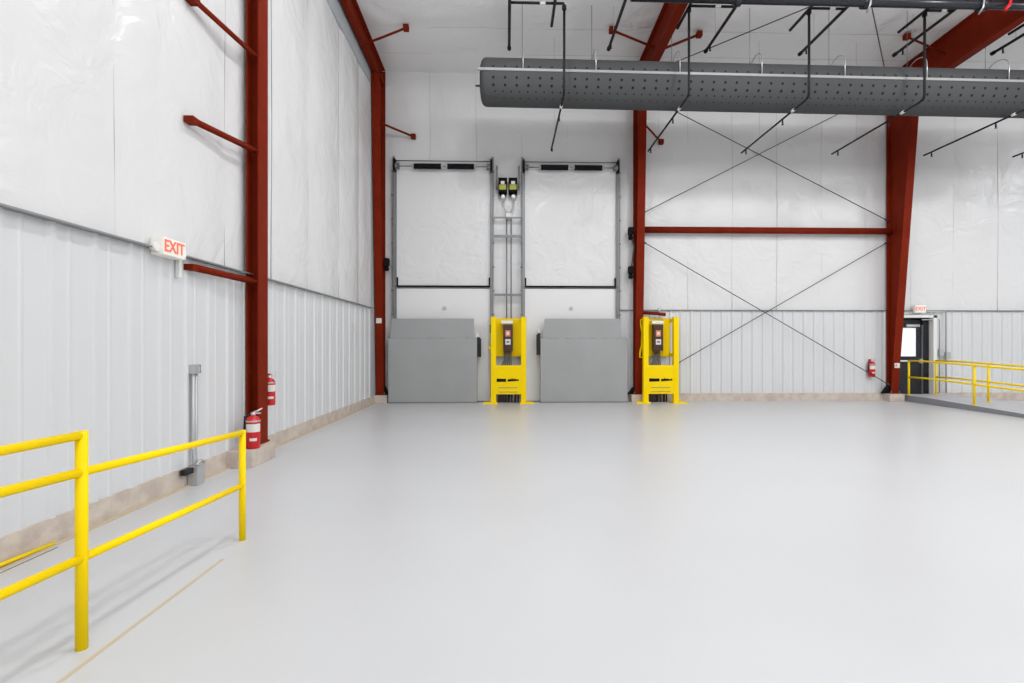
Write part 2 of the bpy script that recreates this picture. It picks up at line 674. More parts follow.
def dock_door(x0, x1, label, dxs, spr, ztop):
    """sectional vertical lift door between x0 and x1"""
    t = thing('dock_door', label, 'dock door', ((x0 + x1) / 2, YD, 0), 'white dock doors on the far wall')
    head = 3.06
    q = MB()
    q.box(x0 + .03, x1 - .03, YD, YD + .06, .02, 2.99, bev=.006)
    q.build('door_panel', M['door'], t)
    # smooth white wall infill above and beside
    q = MB()
    q.box(x0 + .02, x1 - .02, YD, YD + .02, head, 6.2)
    q.build('header_panel', M['vinyl'], t)
    q = MB()
    q.box(x0 + .02, x1 - .02, YD - .05, YD + .01, head - .03, head + .01)
    for x in (x0 + .03, x1 - .03):
        e = .05 if x < (x0 + x1) / 2 else -.05
        q.box(x + e - .018, x + e + .018, YD - .06, YD + .01, head - .02, head + .22)
    q.build('head_seal', M['black'], t)
    cx = (x0 + x1) / 2
    q = MB()
    q.lathe([(.03, -.04), (.03, 0)], (cx + .02, YD, 2.47), 'y', n=12)
    q.lathe([(.055, -.012), (.055, 0)], (cx + .02, YD, 2.47), 'y', n=12)
    q.build('lift_handle', M['galv'], t)
    for sgn, x in ((-1, x0), (1, x1)):
        q = MB()
        q.box(x - .026, x + .026, YD - .10, YD - .085, 0.1, ztop)
        q.box(x - .026 if sgn < 0 else x + .014, x - .014 if sgn < 0 else x + .026, YD - .10, YD + .02, 0.1, ztop)
        q.box(x - sgn * .05 - .012, x - sgn * .05 + .012, YD - .07, YD - .02, 0.1, ztop - .3)
        tr = q.build('track', M['zinc'], t)
        q = MB()
        for z in frange(2.3, ztop - .4, .62):
            q.box(x - .034 + sgn * .02, x + .034 + sgn * .02, YD - .115, YD - .08, z - .02, z + .02)
        each(q, 'track_clip', M['galvd'], tr)
        # bearing plate and cable drum
        q = MB()
        q.box(x - .025 - sgn * .03, x + .025 - sgn * .03, YD - .2, YD - .02, 6.04, 6.36)
        q.build('bearing_plate', M['black'], t)
        q = MB()
        q.lathe([(.07, -.05), (.09, -.04), (.07, -.02), (.07, .03), (.10, .05)], (x - sgn * .1, YD - .15, 6.17), 'x', n=14)
        q.build('cable_drum', M['galvd'], t)
    q = MB()
    q.tube([(x0 - .02, YD - .15, 6.17), (x1 + .02, YD - .15, 6.17)], .014, n=8)
    q.build('shaft', M['galvd'], t)
    q = MB()
    q.tube([(x0 - .02, YD - .06, 6.34), (x1 + .02, YD - .06, 6.34)], .014, n=6)
    q.build('top_rod', M['galvd'], t)
    for (a, b_) in spr:
        q = MB()
        n = 24
        prof = []
        for i in range(n + 1):
            xx = a + (b_ - a) * i / n
            prof += [(.074 if i % 2 else .066, xx)]
        q.lathe(prof, (0, YD - .15, 6.17), 'x', n=14)
        sp = q.build('torsion_spring', M['black'], t)
        q = MB()
        for e, s in ((a, -1), (b_, 1)):
            q.lathe([(.055, e + s * .0), (.055, e + s * .05), (.03, e + s * .06)], (0, YD - .15, 6.17), 'x', n=12)
        each(q, 'spring_cone', M['galv'], sp)
    return t


def px_x(px, Y, py=200):
    return at(px, py, Y).x


d1a, d1b = px_x(394.5, YD), px_x(492.5, YD)
d2a, d2b = px_x(522.5, YD), px_x(618, YD)
SY = YD - .15
dock_door(d1a, d1b, 'left white dock door with black springs above the left grey leveler', 0,
          [(px_x(414, SY), px_x(441, SY)), (px_x(447.5, SY), px_x(474, SY))], 6.45)
dock_door(d2a, d2b, 'right white dock door with black springs above the right grey leveler', 0,
          [(px_x(541, SY), px_x(568, SY)), (px_x(574.5, SY), px_x(602, SY))], 6.45)

# door operators between the two doors
for i, (px, lab) in enumerate(((502.7, 'left black door operator with lime label between the dock doors'),
                               (513.0, 'right black door operator with lime label between the dock doors'))):
    p = at(px, 187.5, 13.66)
    t = thing('door_operator', lab, 'door motor', (p.x, 13.75, p.z - .22), 'door operators between the dock doors')
    q = MB()
    q.box(p.x - .115, p.x + .115, 13.56, 13.84, p.z - .14, p.z + .23, bev=.012)
    q.build('housing', M['black'], t)
    MB().box(p.x - .09, p.x + .09, 13.552, 13.565, p.z - .085, p.z + .05).build('label_plate', M['lime'], t)
    MB().box(p.x - .05, p.x + .05, 13.53, 13.565, p.z + .055, p.z + .13, bev=.006).build('junction_cap', M['white'], t)
    q = MB()
    q.lathe([(.09, -.14), (.09, -.2), (.07, -.22)], (p.x, 13.7, p.z), 'z', n=14)
    q.build('motor', M['black'], t)
    q = MB()
    q.lathe([(.045, -.05), (.045, 0)], (p.x + .01, 13.60, p.z - .26), 'y', n=12)
    q.box(p.x - .04, p.x + .06, 13.6, 13.7, p.z - .3, p.z - .22)
    q.build('conduit_fitting', M['white'], t)
    s = -1 if i == 0 else 1
    q = MB()
    for dd in (-.012, .012):
        q.tube([(p.x + s * .155 + dd, 13.68, p.z + .0), (p.x + s * .155 + dd, 13.68, 6.17)], .008, n=6)
    q.lathe([(.055, -.02), (.055, .02)], (p.x + s * .155, 13.68, p.z + .0), 'x', n=12)
    q.lathe([(.045, -.02), (.045, .02)], (p.x + s * .155, 13.68, 6.17), 'x', n=12)
    q.build('drive_chain', M['galvd'], t)

# conduits and cross bars between the door tracks
jb = at(508.5, 216, 13.74)
t = thing('conduit_run', 'grey conduit pair dropping from a junction box between the dock doors', 'conduit', (jb.x, 13.76, 2.0))
MB().box(jb.x - .07, jb.x + .07, 13.70, 13.84, jb.z - .07, jb.z + .07, bev=.008).build('junction_box', M['white'], t)
q = MB()
for dx in (-.05, .07):
    q.tube([(jb.x + dx, 13.76, jb.z - .05), (jb.x + dx, 13.76, 1.95)], .018, n=8)
each(q, 'conduit', M['zinc'], t)
q = MB()
for px, s in ((502.7, -1), (513.0, 1)):
    a = at(px + 0.5, 201, 13.66)
    q.tube([(a.x, 13.66, a.z), (a.x + s * .01, 13.67, a.z - .1), (a.x * .5 + jb.x * .5, 13.70, a.z - .26), (jb.x + s * .02, 13.74, jb.z + .05)], .02, n=8)
each(q, 'flexible_conduit', M['galv'], t)
for py, r_, lab in ((218, .018, 'thin steel crossbar below the door operators'),
                    (236.5, .034, 'thick steel crossbar halfway between the dock door tracks'),
                    (295, .03, 'steel crossbar just above the middle yellow guard')):
    a = at(494, py, 13.72)
    b_ = at(521.5, py, 13.72)
    q = MB()
    q.box(a.x, b_.x, 13.65, 13.69, a.z - r_, a.z + r_)
    q.box(a.x, b_.x, 13.645, 13.65, a.z - r_ * .4, a.z + r_ * .4, M['galvd'])
    tag(q.build('strut_channel', M['zinc']), lab, 'steel bar')

# ------------------------------------------------------------------ upright dock levelers
GL = 'upright grey dock levelers'


def leveler(px0, px1, lx0, lx1, side, label):
    Y = 13.47
    x0, x1 = at(px0, 380, Y).x, at(px1, 380, Y).x
    a, b_ = at(lx0, 330, Y).x, at(lx1, 330, Y).x
    zt, zh = at(430, 318.5, Y).z, at(430, 338.5, Y).z
    t = thing('dock_leveler', label, 'dock leveler', ((x0 + x1) / 2, Y + .1, 0), GL)
    q = MB()
    q.box(x0, x1, Y, Y + .03, .03, zh, bev=.004)
    q.box(x0, x0 + .03, Y + .03, Y + .2, .03, zh - .1)
    q.box(x1 - .03, x1, Y + .03, Y + .2, .03, zh - .1)
    for i in range(5):
        xx = x0 + (x1 - x0) * (i + 1) / 6
        q.box(xx - .03, xx + .03, Y + .03, Y + .17, .05, zh - .05)
    q.build('deck', M['grey'], t)
    q = MB()
    q.prism([(a + .02, zt), (b_ - .0, zt), (b_, zh + .012), (a - .04, zh + .012)], 'y', Y + .006, Y + .036)
    q.build('lip', M['grey'], t)
    q = MB()
    n = 7
    for i in range(n):
        u0, u1 = x0 + (x1 - x0) * i / n + .01, x0 + (x1 - x0) * (i + 1) / n - .01
        q.tube([(u0, Y + .028, zh + .004), (u1, Y + .028, zh + .004)], .022, n=8)
    each(q, 'hinge_knuckle', M['grey'], t)
    q = MB()
    q.box(x0 - .005, x1 + .005, Y - .006, Y + .2, 0, .03)
    q.build('rear_hinge_bar', M['galvd'], t)
    # black rubber bumper hooked on the side
    xs = x1 if side > 0 else x0
    q = MB()
    xa, xb_ = (xs + .0, xs + .1) if side > 0 else (xs - .1, xs)
    zz0, zz1 = (at(478, 357, Y).z, at(478, 337, Y).z) if side > 0 else (at(540, 355, Y).z, at(540, 333, Y).z)
    pts = [(xa, zz0), (xb_, zz0), (xb_, zz1 - .05), ((xa + xb_) / 2, zz1), (xa, zz1)] if side > 0 else \
          [(xa, zz0), (xb_, zz0), (xb_, zz1), ((xa + xb_) / 2, zz1), (xa, zz1 - .05)]
    q.prism(pts, 'y', Y + .03, Y + .15)
    q.build('side_bumper', M['rubber'], t)
    q = MB()
    q.box(xs - .02, xs + .05 * side, Y + .03, Y + .12, zz1, zz1 + .10)
    q.build('latch_bracket', M['white'], t)
    return t


leveler(388.3, 477, 391.5, 474, 1, 'left grey steel dock leveler folded upright before the left dock door')
leveler(540.5, 627.5, 544, 621, -1, 'right grey steel dock leveler folded upright before the right dock door')

# ------------------------------------------------------------------ yellow control stands
GS = 'yellow dock control guards'


def text_marks(b, x0, x1, z0, z1, y, rnd):
    """two dark bars of worn lettering, too small in the photograph to read"""
    w = x1 - x0
    pts = [(x0, z0)]
    x = x0
    top = []
    while x < x0 + w * .40:
        d = .02 + .02 * rnd.random()
        top += [(x, z1 - .012 * rnd.random()), (x + d, z1 - .012 * rnd.random())]
        x += d
    b.prism([(x0, z0), (x, z0 + .006)] + top[::-1], 'y', y - .002, y + .004)
    xs = x + w * .07
    x = xs
    top = []
    while x < x1 - .03:
        d = .018 + .022 * rnd.random()
        top += [(x, z1 - .03 * rnd.random()), (x + d, z1 - .03 * rnd.random())]
        x += d
    b.prism([(xs, z0 + .008), (x, z0 + .03)] + top[::-1], 'y', y - .002, y + .004)


def stand(x0, x1, label, hook):
    Yf, Yb = 13.30, 13.74
    cx = (x0 + x1) / 2
    t = thing('dock_control_guard', label, 'equipment guard', (cx, 13.5, 0), GS)
    for s, x in ((-1, x0), (1, x1)):
        q = MB()
        xa, xb_ = (x, x + .135) if s < 0 else (x - .135, x)
        q.box(xa, xb_, Yf, Yf + .14, .03, 2.225, bev=.01)
        po = q.build('post', M['yellow'], t)
        q = MB()
        q.prism([(xa - (.2 if s < 0 else .03), Yf - .08), (xb_ + (.2 if s > 0 else .03), Yf - .08), (xb_ + (.14 if s > 0 else .03), Yf + .22), (xa - (.14 if s < 0 else .03), Yf + .22)], 'z', 0, .035)
        ft = q.build('foot_plate', M['yellow'], t)
        q = MB()
        # side arm back to the wall plate, top and mid height
        xm = xa + .03 if s > 0 else xb_ - .03
        for z in (1.24, 2.14):
            q.box(xm - .025, xm + .025, Yf + .14, Yb, z - .05, z + .05)
        each(q, 'side_arm', M['yellow'], t)
    # lower front plate with lettering
    q = MB()
    q.box(x0 + .135, x1 - .135, Yf + .01, Yf + .03, .24, .98)
    fp = q.build('front_plate', M['yellow'], t)
    q = MB()
    text_marks(q, x0 + .15, x1 - .17, .555, .645, Yf + .005, random.Random(3))
    each(q, 'lettering', M['black'], fp)
    q = MB()
    for z in (.40, .29):
        q.box(x0 + .2, x1 - .22, Yf + .004, Yf + .011, z, z + .014)
    each(q, 'small_print', M['galvd'], fp)
    # rear mounting plate: two leaves with a gap below
    q = MB()
    q.box(x0 + .11, x1 - .12, Yb - .02, Yb, 1.20, 2.20)
    q.box(x1 - .30, x1 - .12, Yb - .05, Yb - .02, 1.20, 2.20)
    q.build('rear_plate', M['yellow'], t)
    # control box
    bx = x0 + .315
    q = MB()
    q.box(bx, bx + .25, 13.47, 13.64, 1.35, 2.03, bev=.01)
    q.build('control_box', M['brown'], t)
    q = MB()
    q.box(bx + .055, bx + .185, 13.462, 13.472, 1.72, 1.88)
    q.build('orange_sign', M['orange'], t)
    MB().box(bx + .085, bx + .155, 13.459, 13.464, 1.76, 1.84).build('pale_square', M['paper'], t)
    q = MB()
    q.box(bx + .055, bx + .19, 13.462, 13.472, 1.51, 1.65)
    q.build('white_sign', M['paper'], t)
    MB().box(bx + .085, bx + .16, 13.459, 13.464, 1.555, 1.605).build('dark_mark', M['galvd'], t)
    q = MB()
    q.box(bx - .06, bx + .25, 13.44, 13.64, 2.05, 2.13, bev=.02)
    q.build('hood', M['white'], t)
    q = MB()
    for i in range(6):
        xx = bx + .03 + .035 * i
        q.tube([(xx, 13.6, 1.36), (xx, 13.6, 1.1), (bx + .1 + (i - 2.5) * .055 - .03, 13.58, .92), (bx + .1 + (i - 2.5) * .06 - .04, 13.6, .03)], .014, n=6)
    each(q, 'cable', M['brown_cable'], t)
    # hydraulic hardware seen under the plate
    q = MB()
    for i in range(7):
        xx = x0 + .2 + i * .085
        q.tube([(xx, 13.66 - .03 * (i % 3), 0.0), (xx + .02 * (i % 2), 13.66, .26)], .022 + .008 * (i % 2), n=8)
    q.box(x0 + .18, x0 + .42, 13.6, 13.75, 0, .2)
    each(q, 'hydraulic_hose', M['brown'], t)
    if hook:
        q = MB()
        Yh = 13.5
        q.tube([at(644.5, 319, Yf + .16), at(640.5, 320, Yh), at(640.8, 325, Yh), at(642.3, 333, Yh), at(641.8, 345, Yh), at(640.2, 352, Yh), at(639.8, 357, Yh), at(645, 357.5, Yf + .16)], .026, n=8)
        q.build('hook_arm', M['yellow'], t)
        q = MB()
        q.tube([at(639.2, 323, 13.56), at(639.5, 330, 13.56)], .03, n=8)
        q.build('hook_tip', M['rubber'], t)
    else:
        q = MB()
        q.box(x0 - .03, x0, Yf + .04, Yf + .1, 1.80, 2.02)
        q.build('side_clip', M['rubber'], t)
        q = MB()
        q.lathe([(.03, -.06), (.045, -.04), (.045, 0)], (x0, Yf + .07, 1.42), 'x', n=10)
        q.build('side_knob', M['yellow'], t)
    return t


s1a, s1b = at(490.8, 360, 13.3).x, at(526.3, 360, 13.3).x
s2a, s2b = at(643.5, 360, 13.3).x, at(679, 360, 13.3).x
stand(s1a, s1b, 'yellow control guard standing between the two grey dock levelers', False)
stand(s2a, s2b, 'yellow control guard standing right of the right grey leveler', True)

# red-brown valve arm above the right guard
a = at(652, 313.5, 13.62)
q = MB()
q.tube([(X2 + .1, 13.62, a.z + .02), (a.x + .1, 13.6, a.z), (a.x + .35, 13.6, a.z - .03)], .045, n=8)
q.lathe([(.03, .02), (.04, .1), (.02, .14)], (a.x + .18, 13.6, a.z), 'z', M['galv'], n=8)
tag(q.build('swing_arm', M['red']), 'short red-brown pipe arm on the middle column above the right guard', 'pipe arm')

# small black fittings on the column edges
for (px, py, lab) in ((631, 231, 'black clamp on left edge of the middle column at strut height'),
                      (631, 270, 'lower black clamp on left edge of the middle column'),
                      (386.5, 262, 'black clamp on right edge of the far left column')):
    p = at(px, py, 13.55)
    q = MB()
    q.box(p.x - .06, p.x + .06, 13.5, 13.68, p.z - .1, p.z + .1, bev=.02)
    q.lathe([(.05, -.22), (.065, -.16), (.04, -.1)], (p.x, 13.6, p.z), 'z', n=10)
    tag(q.build('cable_clamp', M['black']), lab, 'clamp')
p = at(797.5 / 1 + 0, 253, 13.5)
# hose between the two clamps of the middle column
a, b_ = at(631, 236, 13.6), at(631.5, 268, 13.6)
q = MB()
q.tube([a, (a.x + .08, 13.6, (a.z * 2 + b_.z) / 3), (b_.x + .03, 13.6, (a.z + 2 * b_.z) / 3), b_], .02, n=8)
tag(q.build('air_hose', M['brown_cable']), 'short grey hose linking two black clamps on the middle column', 'hose')

# paper tags on columns
for (xt, zt, yt_, two, lab) in ((X1, 2.12, 13.60 - 1.92 * .06, False, 'small white tag on the far left column'),
                                (X3 + .01, .95, 13.60 - .75 * .098, True, 'small white tag with red mark on the right column')):
    q = MB()
    q.box(xt - .07, xt + .07, yt_ - .012, yt_ - .003, zt - .06, zt + .07, M['paper'])
    if two:
        q.box(xt - .05, xt - .01, yt_ - .014, yt_ - .011, zt - .02, zt + .04, M['orange'])
    tag(q.build('paper_tag', M['paper']), lab, 'tag')

# ------------------------------------------------------------------ exit door on the right
t = thing('door_1', 'dark exit door with bright window at the head of the ramp', 'door', ((DX0 + DX1) / 2, YF, .16))
t['kind'] = 'structure'
q = MB()
for x0, x1, z0, z1 in ((DX0 - .06, DX0, .16, DZ + .06), (DX1, DX1 + .1, .16, DZ + .06), (DX0 - .06, DX1 + .1, DZ, DZ + .07)):
    q.box(x0, x1, 13.72, YF + .25, z0, z1)
q.build('door_frame', M['white'], t)
q = MB()
w0, w1, wz0, wz1 = DX0 + .08, DX0 + .69, 1.19, 1.97
yd0, yd1 = 13.93, 13.98
q.box(DX0, DX1, YF + .2, YF + .26, .1, DZ)
q.box(DX0 + .0, DX0 + .83, yd0, yd1, .17, wz0)
q.box(DX0 + .0, DX0 + .83, yd0, yd1, wz1, DZ - .06)
q.box(DX0, w0, yd0, yd1, wz0, wz1)
q.box(w1, DX0 + .83, yd0, yd1, wz0, wz1)
q.build('door_leaf', M['doord'], t)
q = MB()
q.box(DX0 + .83, DX1, 13.88, 13.96, .17, DZ)
q.build('side_panel', M['doord'], t)
q = MB()
q.box(w0, w1, yd0 + .02, yd0 + .03, wz0, wz1)
q.build('window_pane', M['glow'], t)
q = MB()
q.tube([(DX0 + .02, yd0 - .06, 1.06), (DX0 + .80, yd0 - .06, 1.06)], .028, n=8)
q.box(DX0 + .75, DX0 + .83, yd0 - .06, yd0, 1.0, 1.12)
q.build('push_bar', M['silver'], t)
q = MB()
q.box(DX0 + .38, DX0 + .75, yd0 - .05, yd0, 2.0, 2.06)
q.tube([(DX0 + .4, yd0 - .04, 1.99), (DX0 + .68, yd0 - .10, 2.03)], .012, n=6)
q.build('door_closer', M['silver'], t)
q = MB()
q.box(DX0 + .825, DX0 + .845, yd0 - .05, yd0 + .0, .18, 2.05)
q.build('edge_strip', M['silver'], t)

# ------------------------------------------------------------------ EXIT signs


def text_mesh(s, size, m, parent, mw, name='lettering', depth=.004):
    cu = bpy.data.curves.new('t', 'FONT')
    cu.body = s
    cu.size = size
    cu.extrude = depth
    cu.align_x = 'CENTER'
    cu.align_y = 'CENTER'
    cu.offset = size * .012
    ob = bpy.data.objects.new('t', cu)
    C.objects.link(ob)
    bpy.context.view_layer.update()
    me = bpy.data.meshes.new_from_object(ob.evaluated_get(bpy.context.evaluated_depsgraph_get()))
    bpy.data.objects.remove(ob)
    me.transform(mw)
    me.materials.clear()
    me.materials.append(m)
    o_ = bpy.data.objects.new(name, me)
    C.objects.link(o_)
    o_.parent = parent
    o_.matrix_parent_inverse = Matrix.Translation(-parent.location)
    return o_


sy, sz, sx = 5.25, 2.455, XL + .165
t = thing('exit_sign', 'lit white EXIT sign with red letters on the left wall', 'exit sign', (sx, sy, sz))
q = MB()
q.box(XL + .06, sx + .02, sy - .17, sy + .17, sz - .085, sz + .085, bev=.008)
q.build('housing', M['exitw'], t)
text_mesh('EXIT', .16, M['exitr'], t, Matrix.Translation((sx + .022, sy - .015, sz)) @ Matrix(((0, 0, 1, 0), (.95, 0, 0, 0), (0, 1, 0, 0), (0, 0, 0, 1))))
for dy, dz in ((-.21, -.02), (.205, -.01)):
    q = MB()
    q.lathe([(.02, -.03), (.04, -.02), (.044, .03), (.04, .035)], (sx - .05, sy + dy, sz + dz), 'x', n=14)
    q.build('emergency_lamp', M['white'], t)
q = MB()
q.box(XL + .06, XL + .1, sy + .2, sy + .24, 2.2, 2.42)
q.build('sign_wireway', M['white'], t)

p = at(919.5, 309, 13.74)
t = thing('exit_sign', 'small lit EXIT sign above the dark exit door', 'exit sign', (p.x, 13.78, p.z))
MB().box(p.x - .15, p.x + .15, 13.70, 13.79, p.z - .1, p.z + .1, bev=.008).build('housing', M['exitw'], t)
text_mesh('EXIT', .14, M['exitr'], t, Matrix.Translation((p.x, 13.698, p.z)) @ Matrix.Rotation(PI / 2, 4, 'X'))

# conduits beside the exit door
t = thing('conduit_run', 'pair of grey conduits with boxes on the wall right of the exit door', 'conduit', (11.6, 13.8, .2))
q = MB()
xa, xb_ = at(940.5, 350, 13.72).x, at(947, 350, 13.72).x
zt_ = at(930, 311.5, 13.72).z
q.tube([(xa, 13.75, .2), (xa, 13.75, zt_ - .22), (DX1 - .3, 13.75, zt_ - .22)], .016, n=8)
q.tube([(xb_, 13.75, .2), (xb_, 13.75, zt_), (p.x + .2, 13.75, zt_)], .018, n=8)
each(q, 'conduit', M['galv'], t)
for x, zz in ((xa + .03, 1.3), (xb_ + .03, 1.22)):
    MB().box(x - .06, x + .06, 13.70, 13.78, zz - .09, zz + .09, bev=.008).build('outlet_box', M['galv'], t)

# ------------------------------------------------------------------ ramp and landing with rails
XE = 10.62


def ramp_z(y):
    return .165 if y > 12.85 else max(.0, .165 - .034 * (12.85 - y))


q = MB()
pts = [(YF, 0.0), (YF, .165), (12.85, .165), (8.02, .004), (8.0, 0.0)]
q.prism(pts, 'x', XE + .004, XE + 1.45)
o = struct(q.build('trim_12', M['ramp']), 'low grey concrete ramp and landing leading to the exit door', 'ramp')
q = MB()
q.prism([(YF - .1, 0.0), (YF - .1, .163), (12.85, .163), (8.02, .003), (8.0, 0)], 'x', XE - .004, XE + .006)
struct(q.build('trim_13', M['ramp_side']), 'dark grey painted side of the low ramp', 'ramp side')


def rail_post(x, y, top, parent, r=.026, base=None):
    z0 = ramp_z(y) if base is None else base
    q = MB()
    q.tube([(x, y, z0), (x, y, top)], r, n=10)
    q.build('post', M['yellow_pale'], parent)
    q = MB()
    q.lathe([(.06, z0), (.06, z0 + .012)], (x, y, 0), 'z', n=12)
    q.build('base_flange', M['yellow_pale'], parent)


def tops(y, h):
    return ramp_z(y) + h if y > 8 else h


t = thing('guardrail', 'yellow pipe rail along the near edge of the exit ramp', 'guardrail', (XE + .08, 13.2, .16), 'yellow ramp rails')
xe = XE + .08
ys = (13.55, 11.61, 10.0, 8.5)
for y in ys:
    rail_post(xe, y, tops(y, .915), t)
for h, nm in ((.915, 'top_rail'), (.48, 'mid_rail')):
    MB().tube([(xe, 13.55, tops(13.55, h)), (xe, 12.85, tops(12.85, h)), (xe, 8.5, tops(8.5, h) - .02)], .023, n=10).build(nm, M['yellow_pale'], t)

t = thing('guardrail', 'yellow pipe rail on the wall side of the exit ramp', 'guardrail', (11.55, 13.2, .16), 'yellow ramp rails')
xw = 11.5
for y in (13.62, 12.1, 10.5, 9.0):
    rail_post(xw, y, tops(y, .915), t)
for h, nm in ((.915, 'top_rail'), (.48, 'mid_rail')):
    MB().tube([(xw, 13.62, tops(13.62, h)), (xw, 12.85, tops(12.85, h)), (xw, 9.0, tops(9.0, h))], .023, n=10).build(nm, M['yellow_pale'], t)

# ------------------------------------------------------------------ near guardrail on the left
t = thing('guardrail', 'yellow pipe guardrail standing at left front on the grey floor', 'guardrail', (-2.08, 3.3, 0))
PA, PB = Vector((-2.10, 2.63, 0)), Vector((-2.035, 4.06, 0))
dr = (PA - PB).normalized()
PC = PA + dr * 1.6


def post(p, top, parent, r=.033):
    q = MB()
    q.tube([(p.x, p.y, 0), (p.x, p.y, top)], r, n=16)
    q.build('post', M['yellow'], parent)


post(PB, .845, t, .024)
post(PA, 1.075, t, .0265)
post(PC, 1.075, t, .0265)


def rail(a, za, b_, zb_, nm, r=.0215):
    q = MB()
    q.tube([(a.x, a.y, za), (b_.x, b_.y, zb_)], r, n=14)
    return q.build(nm, M['yellow'], t)


rail(PB, .825, PA, .872, 'top_rail')
rail(PA, .872, PC, .915, 'mid_rail', .0225)
rail(PB, .42, PA, .447, 'lower_rail')
rail(PA, .447, PC, .475, 'lower_rail', .0225)
rail(PA, 1.055, PC, 1.06, 'top_rail')

# ------------------------------------------------------------------ fire extinguishers


def extinguisher(x, y, z, h, face, label, hang=False):
    """face: unit vector (x, y) the label faces"""
    r = h * .165
    t = thing('fire_extinguisher', label, 'fire extinguisher', (x, y, z), 'red fire extinguishers')
    q = MB()
    q.lathe([(r * .9, 0), (r, .012), (r, h * .68), (r * .93, h * .73), (r * .7, h * .785), (r * .35, h * .815), (r * .3, h * .84)], (x, y, z), 'z', n=24)
    q.build('cylinder', M['ered'], t)
    # wrapped label: an arc patch of the cylinder
    ang = math.atan2(face[1], face[0])
    q = MB()
    n = 10
    for z0, z1, w in ((h * .42, h * .62, 1.15), (h * .20, h * .27, .5)):
        vs, fs = [], []
        for i in range(n + 1):
            a_ = ang - w + 2 * w * i / n
            for zz in (z0, z1):
                vs.append((x + (r + .002) * math.cos(a_), y + (r + .002) * math.sin(a_), z + zz))
        fs = [(2 * i, 2 * i + 2, 2 * i + 3, 2 * i + 1) for i in range(n)]
        q.faces(vs, fs, None, True)
    q.build('label', M['paper'], t)
    q = MB()
    q.lathe([(r * .28, h * .82), (r * .34, h * .84), (r * .34, h * .89), (r * .2, h * .9)], (x, y, z), 'z', n=14)
    q.build('valve', M['silver'], t)
    sd = Vector((-face[1], face[0], 0))
    c_ = Vector((x, y, z))
    q = MB()
    q.tube([c_ + Vector((0, 0, h * .89)), c_ + sd * r * .6 + Vector((0, 0, h * .93)), c_ + sd * r * 1.25 + Vector((0, 0, h * .99))], [.012, .012, .008], n=8)
    q.tube([c_ + Vector((0, 0, h * .86)), c_ + sd * r * 1.1 + Vector((0, 0, h * .87))], [.012, .008], n=8)
    q.build('handle', M['silver'], t)
    q = MB()
    q.tube([c_ + Vector((0, 0, h * .86)) - sd * r * .3, c_ - sd * r * 1.15 + Vector((0, 0, h * .8)), c_ - sd * r * 1.2 + Vector((0, 0, h * .5)), c_ - sd * r * 1.15 + Vector((0, 0, h * .28))], [.011, .011, .011, .017], n=8)
    q.build('hose', M['rubber'], t)
    q = MB()
    q.lathe([(r * 1.04, h * .66), (r * 1.04, h * .70)], (x, y, z), 'z', n=24)
    b_ = c_ - Vector((face[0], face[1], 0)) * (r + .01)
    q.build('strap', M['galv'], t)
    if hang:
        q = MB()
        f = Vector((face[0], face[1], 0))
        q.box(b_.x - .03, b_.x + .03, b_.y - .03, b_.y + .03, z + h * .2, z + h * .95)
        q.build('wall_bracket', M['ered'], t)
    return t


extinguisher(-3.175, 6.60, .21, .50, (.45, -.89), 'red fire extinguisher standing on the pier at the foot of the left column')
extinguisher(-3.32, 7.37, .66, .46, (.6, -.8), 'red fire extinguisher hung on the left wall behind the column', True)
pe = at(873, 377, 13.69)
extinguisher(pe.x, 13.74, pe.z, .50, (0, -1), 'red fire extinguisher hung on the far wall left of the right column', True)

# ------------------------------------------------------------------ outlet riser on the left wall
yo = 5.73
t = thing('outlet_riser', 'grey electrical conduit riser with outlet box on the left wall', 'conduit', (-3.36, yo, 0))
q = MB()
q.box(XL + .05, XL + .13, yo - .07, yo + .015, 1.19, 1.29, bev=.008)
q.build('outlet_box', M['galv'], t)
q = MB()
q.tube([(XL + .1, yo + .015, 1.28), (XL + .1, yo + .085, 1.28), (XL + .1, yo + .09, 1.2), (XL + .1, yo + .015, 1.195)], .011, n=8)
q.build('cover_loop', M['galv'], t)
q = MB()
for dy in (-.045, .005):
    q.tube([(XL + .1, yo + dy, 1.2), (XL + .1, yo + dy, .5), (XL + .1 if dy < 0 else XL + .1, yo + dy * .5 - .02, .42), (XL + .12, yo - .03 + dy * .4, .2), (XL + .13, yo - .03 + dy * .4, .05)], .019, n=10)
each(q, 'conduit', M['galv'], t)
q = MB()
q.box(XL + .07, XL + .18, yo - .10, yo + .03, 0, .20, bev=.01)
q.build('floor_box', M['galv'], t)
q = MB()
q.box(XL + .08, XL + .14, yo - .24, yo - .10, .14, .20, bev=.01)
q.build('side_plug', M['rubber'], t)
q = MB()
q.tube([(XL + .16, yo - .1, .22), (XL + .17, yo - .02, .26), (XL + .16, yo + .05, .22)], .014, n=8)
q.build('flexible_lead', M['galv'], t)

# ------------------------------------------------------------------ fabric duct
q0 = at(490, 83, 11.05)
RD = .475
YDUCT = 11.1


def duct_c(x):
    return Vector((x, YDUCT, 7.10))


DXa, DXb = -.58, 15.0
t = thing('air_duct', 'long dark grey perforated fabric air duct hanging below the roof', 'air duct', (0, YDUCT, 7.1))
q = MB()
prof = [(.02, DXa), (.22, DXa + .008), (.33, DXa + .022), (.40, DXa + .045), (.445, DXa + .075), (RD - .008, DXa + .115), (RD, DXa + .15)]
prof += [(RD, x) for x in frange(DXa + .5, DXb, .5)]
q.lathe(prof, (0, YDUCT, 7.1), 'x', M['duct'], n=48)
